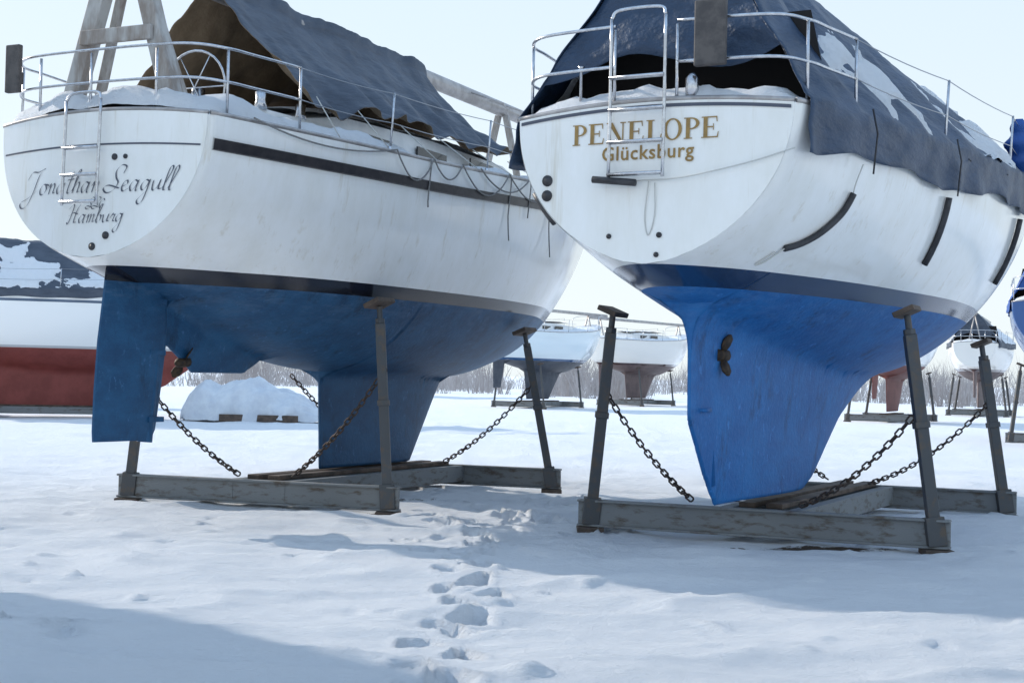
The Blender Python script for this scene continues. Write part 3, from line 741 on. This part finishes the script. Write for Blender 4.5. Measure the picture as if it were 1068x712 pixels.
for u in np.linspace(0,1,70):
    x=-2.0+4.3*u; hh=1.25*min(1,u*6)**.7*min(1,(1-u)*3.2)**.8*(1-.35*u)*(1+.10*math.cos(u*14))+.14*fb(u*5,1)
    w=.95*math.sin(math.pi*u)**.4+.02
    P.append([(x+.1*math.sin(a*2),w*math.cos(a)*(1+.09*math.sin(u*30+a*4)),.08+max(hh,0)*abs(math.sin(a))**.75+.09*fb(u*8,a*3)+.035*math.sin(u*44+a*3)*abs(math.sin(a))) for a in np.linspace(0,math.pi,36)])
mb.grid(P); mb.obj('tarpaulin','tarpW',e)
mb=MB(); mb.box((-.8,0,.08),(.3,1.6,.16)); mb.box((1.0,0,.08),(.3,1.6,.16)); mb.box((.3,-.95,.16),(2.2,.05,.2)); mb.obj('trailer_blocks','wood',e,smooth=False,bevel=.01)

# ================================================================ bare shrubs / trees on the horizon
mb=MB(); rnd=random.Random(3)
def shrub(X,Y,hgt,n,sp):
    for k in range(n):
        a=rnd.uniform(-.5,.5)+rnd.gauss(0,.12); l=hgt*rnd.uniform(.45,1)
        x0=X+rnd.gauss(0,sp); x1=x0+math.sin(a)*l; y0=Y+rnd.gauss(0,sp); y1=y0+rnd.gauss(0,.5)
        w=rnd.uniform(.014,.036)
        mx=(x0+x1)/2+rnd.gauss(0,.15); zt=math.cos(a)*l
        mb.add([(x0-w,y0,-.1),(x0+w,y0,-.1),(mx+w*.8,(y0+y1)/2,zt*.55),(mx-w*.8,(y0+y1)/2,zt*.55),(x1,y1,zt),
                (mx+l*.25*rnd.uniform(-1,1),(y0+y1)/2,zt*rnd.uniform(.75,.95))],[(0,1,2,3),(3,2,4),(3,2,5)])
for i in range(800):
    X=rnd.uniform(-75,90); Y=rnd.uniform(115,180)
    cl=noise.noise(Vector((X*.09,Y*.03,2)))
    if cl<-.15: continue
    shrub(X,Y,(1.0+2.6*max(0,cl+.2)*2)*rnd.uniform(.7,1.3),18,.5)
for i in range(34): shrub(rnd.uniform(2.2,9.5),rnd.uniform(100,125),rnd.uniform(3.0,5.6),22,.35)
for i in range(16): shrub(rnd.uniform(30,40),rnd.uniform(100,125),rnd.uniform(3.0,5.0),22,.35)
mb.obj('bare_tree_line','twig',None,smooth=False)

# ================================================================ snow ground
def axis(lo,hi,step,far0,far1,g):
    a=list(np.arange(lo,hi,step)); s=step; x=a[-1]
    while x<far1: s=s*g; x+=s; a.append(x)
    s=step; x=a[0]; b=[]
    while x>far0: s*=g; x-=s; b.append(x)
    return np.array(b[::-1]+a)
xs=axis(-6.5,8,.045,-2500,2500,1.07); ys=axis(6.3,18.5,.045,-60,4000,1.035)
X,Y=np.meshgrid(xs,ys,indexing='ij'); Z=np.zeros_like(X)
for i in range(X.shape[0]):
    for j in range(X.shape[1]):
        x=X[i,j];y=Y[i,j]
        if y>200 or abs(x)>200: continue
        z=.07*fb(x*.22+3,y*.5,0,3)
        if -12<x<16 and 2<y<45:
            z+=.036*fb(x*1.0,y*2.2,5,5)
            q=noise.noise(Vector((x*.5+.8*y*.4,y*1.3,9))); z+=.04*max(0,1-abs(q)*3.0)**2
        Z[i,j]=z
def dent(x,y,ang,la,lb,dep,rim):
    i0,i1=np.searchsorted(xs,[x-.6,x+.6]); j0,j1=np.searchsorted(ys,[y-.6,y+.6])
    xx=X[i0:i1,j0:j1]-x; yy=Y[i0:i1,j0:j1]-y; c,s=math.cos(ang),math.sin(ang)
    u=(xx*c+yy*s)/la; v=(-xx*s+yy*c)/lb; d=np.sqrt(u*u+v*v)
    d=d*(1+.15*np.sin(3*np.arctan2(v,u)+x*9)+.08*np.sin(5*np.arctan2(v,u)+y*7))
    Z[i0:i1,j0:j1]+= -dep/(1+np.exp((d-1)*9)) + rim*np.exp(-((d-1.35)/.28)**2)
rf=random.Random(11)
y=6.6;k=0
while y<15.8:
    xc=np.interp(y,[6.5,7.4,8.2,9.5,11,12.5,14.2,15.8],[-.36,-.30,-.38,-.24,-.30,-.26,-.10,.2])
    sg=1 if k%2 else -1
    dent(xc+sg*.10+rf.uniform(-.05,.05),y,math.pi/2+rf.uniform(-.4,.4),rf.uniform(.13,.18),rf.uniform(.075,.105),rf.uniform(.08,.11),.022)
    y+=rf.uniform(.30,.42);k+=1
for n in range(60): dent(rf.uniform(-1.0,1.2),rf.uniform(11.8,18),rf.uniform(0,3),rf.uniform(.09,.14),.08,rf.uniform(.03,.06),.02)
for k in range(9): dent(.1+.13*k,15.2-.16*k+rf.uniform(-.06,.06),-.7,.14,.08,.05,.018)
for n in range(320): dent(rf.uniform(-6,7),rf.uniform(7,18),rf.uniform(0,3),rf.uniform(.03,.13),rf.uniform(.03,.08),rf.uniform(-.035,.03),.004)
for n in range(10): dent(-2.65+rf.uniform(-.4,.3),8.15+rf.uniform(-.25,.25),rf.uniform(0,3),.10,.06,.045,.014)
n0,n1=X.shape
me=D.meshes.new('snow_ground'); V=np.stack([X.ravel(),Y.ravel(),Z.ravel()],1)
idx=np.arange(n0*n1).reshape(n0,n1); F=np.stack([idx[:-1,:-1].ravel(),idx[1:,:-1].ravel(),idx[1:,1:].ravel(),idx[:-1,1:].ravel()],1)
me.vertices.add(len(V)); me.vertices.foreach_set('co',V.ravel()); me.loops.add(F.size); me.loops.foreach_set('vertex_index',F.ravel().astype(np.int32))
me.polygons.add(len(F)); me.polygons.foreach_set('loop_start',np.arange(0,F.size,4,dtype=np.int32)); me.polygons.foreach_set('use_smooth',np.ones(len(F),bool))
me.update(); me.validate(); me.materials.append(M['snow'])
g=D.objects.new('snow_ground',me); scene.collection.objects.link(g)

# ================================================================ light
SUN_AZ=math.radians(-60); SUN_EL=math.radians(24)
w=D.worlds.new('World'); scene.world=w; w.use_nodes=True; nt=w.node_tree
sky=nt.nodes.new('ShaderNodeTexSky'); sky.sky_type='NISHITA'; sky.sun_disc=False
sky.sun_elevation=SUN_EL; sky.sun_rotation=SUN_AZ%(2*math.pi); sky.dust_density=1.0; sky.air_density=1.0; sky.ozone_density=1.5
# winter haze: whitish near the horizon, bluer towards the zenith
tc=nt.nodes.new('ShaderNodeTexCoord'); sp=nt.nodes.new('ShaderNodeSeparateXYZ'); L(nt,tc.outputs['Generated'],sp.inputs[0])
mrz=nt.nodes.new('ShaderNodeMapRange'); mrz.inputs[1].default_value=.05; mrz.inputs[2].default_value=.75; L(nt,sp.outputs[2],mrz.inputs[0])
hz=mixc(nt,mrz.outputs[0],(8.0,8.75,9.1),(5.0,7.3,10.6))
haze=mixc(nt,.86,sky.outputs[0],hz)
L(nt,haze,nt.nodes['Background'].inputs[0]); nt.nodes['Background'].inputs[1].default_value=.12
sd=D.lights.new('sun','SUN'); sd.energy=4.2; sd.angle=math.radians(1.0); sd.color=(1,.925,.83)
so=D.objects.new('sun',sd); scene.collection.objects.link(so)
dirv=Vector((math.sin(SUN_AZ)*math.cos(SUN_EL),math.cos(SUN_AZ)*math.cos(SUN_EL),math.sin(SUN_EL)))
so.rotation_euler=dirv.to_track_quat('Z','Y').to_euler(); so.location=(-20,5,20)
# camera
cd=D.cameras.new('camera'); cd.sensor_width=36; cd.lens=1500/1068*36; cd.clip_end=6000
co=D.objects.new('camera',cd); scene.collection.objects.link(co)
co.matrix_world=Matrix.Translation((0,0,1.5))@Matrix.Rotation(math.radians(91.375),4,'X')@Matrix.Rotation(math.radians(1.3),4,'Z')
scene.camera=co
scene.view_settings.view_transform='Standard'; scene.view_settings.look='None'; scene.view_settings.exposure=0
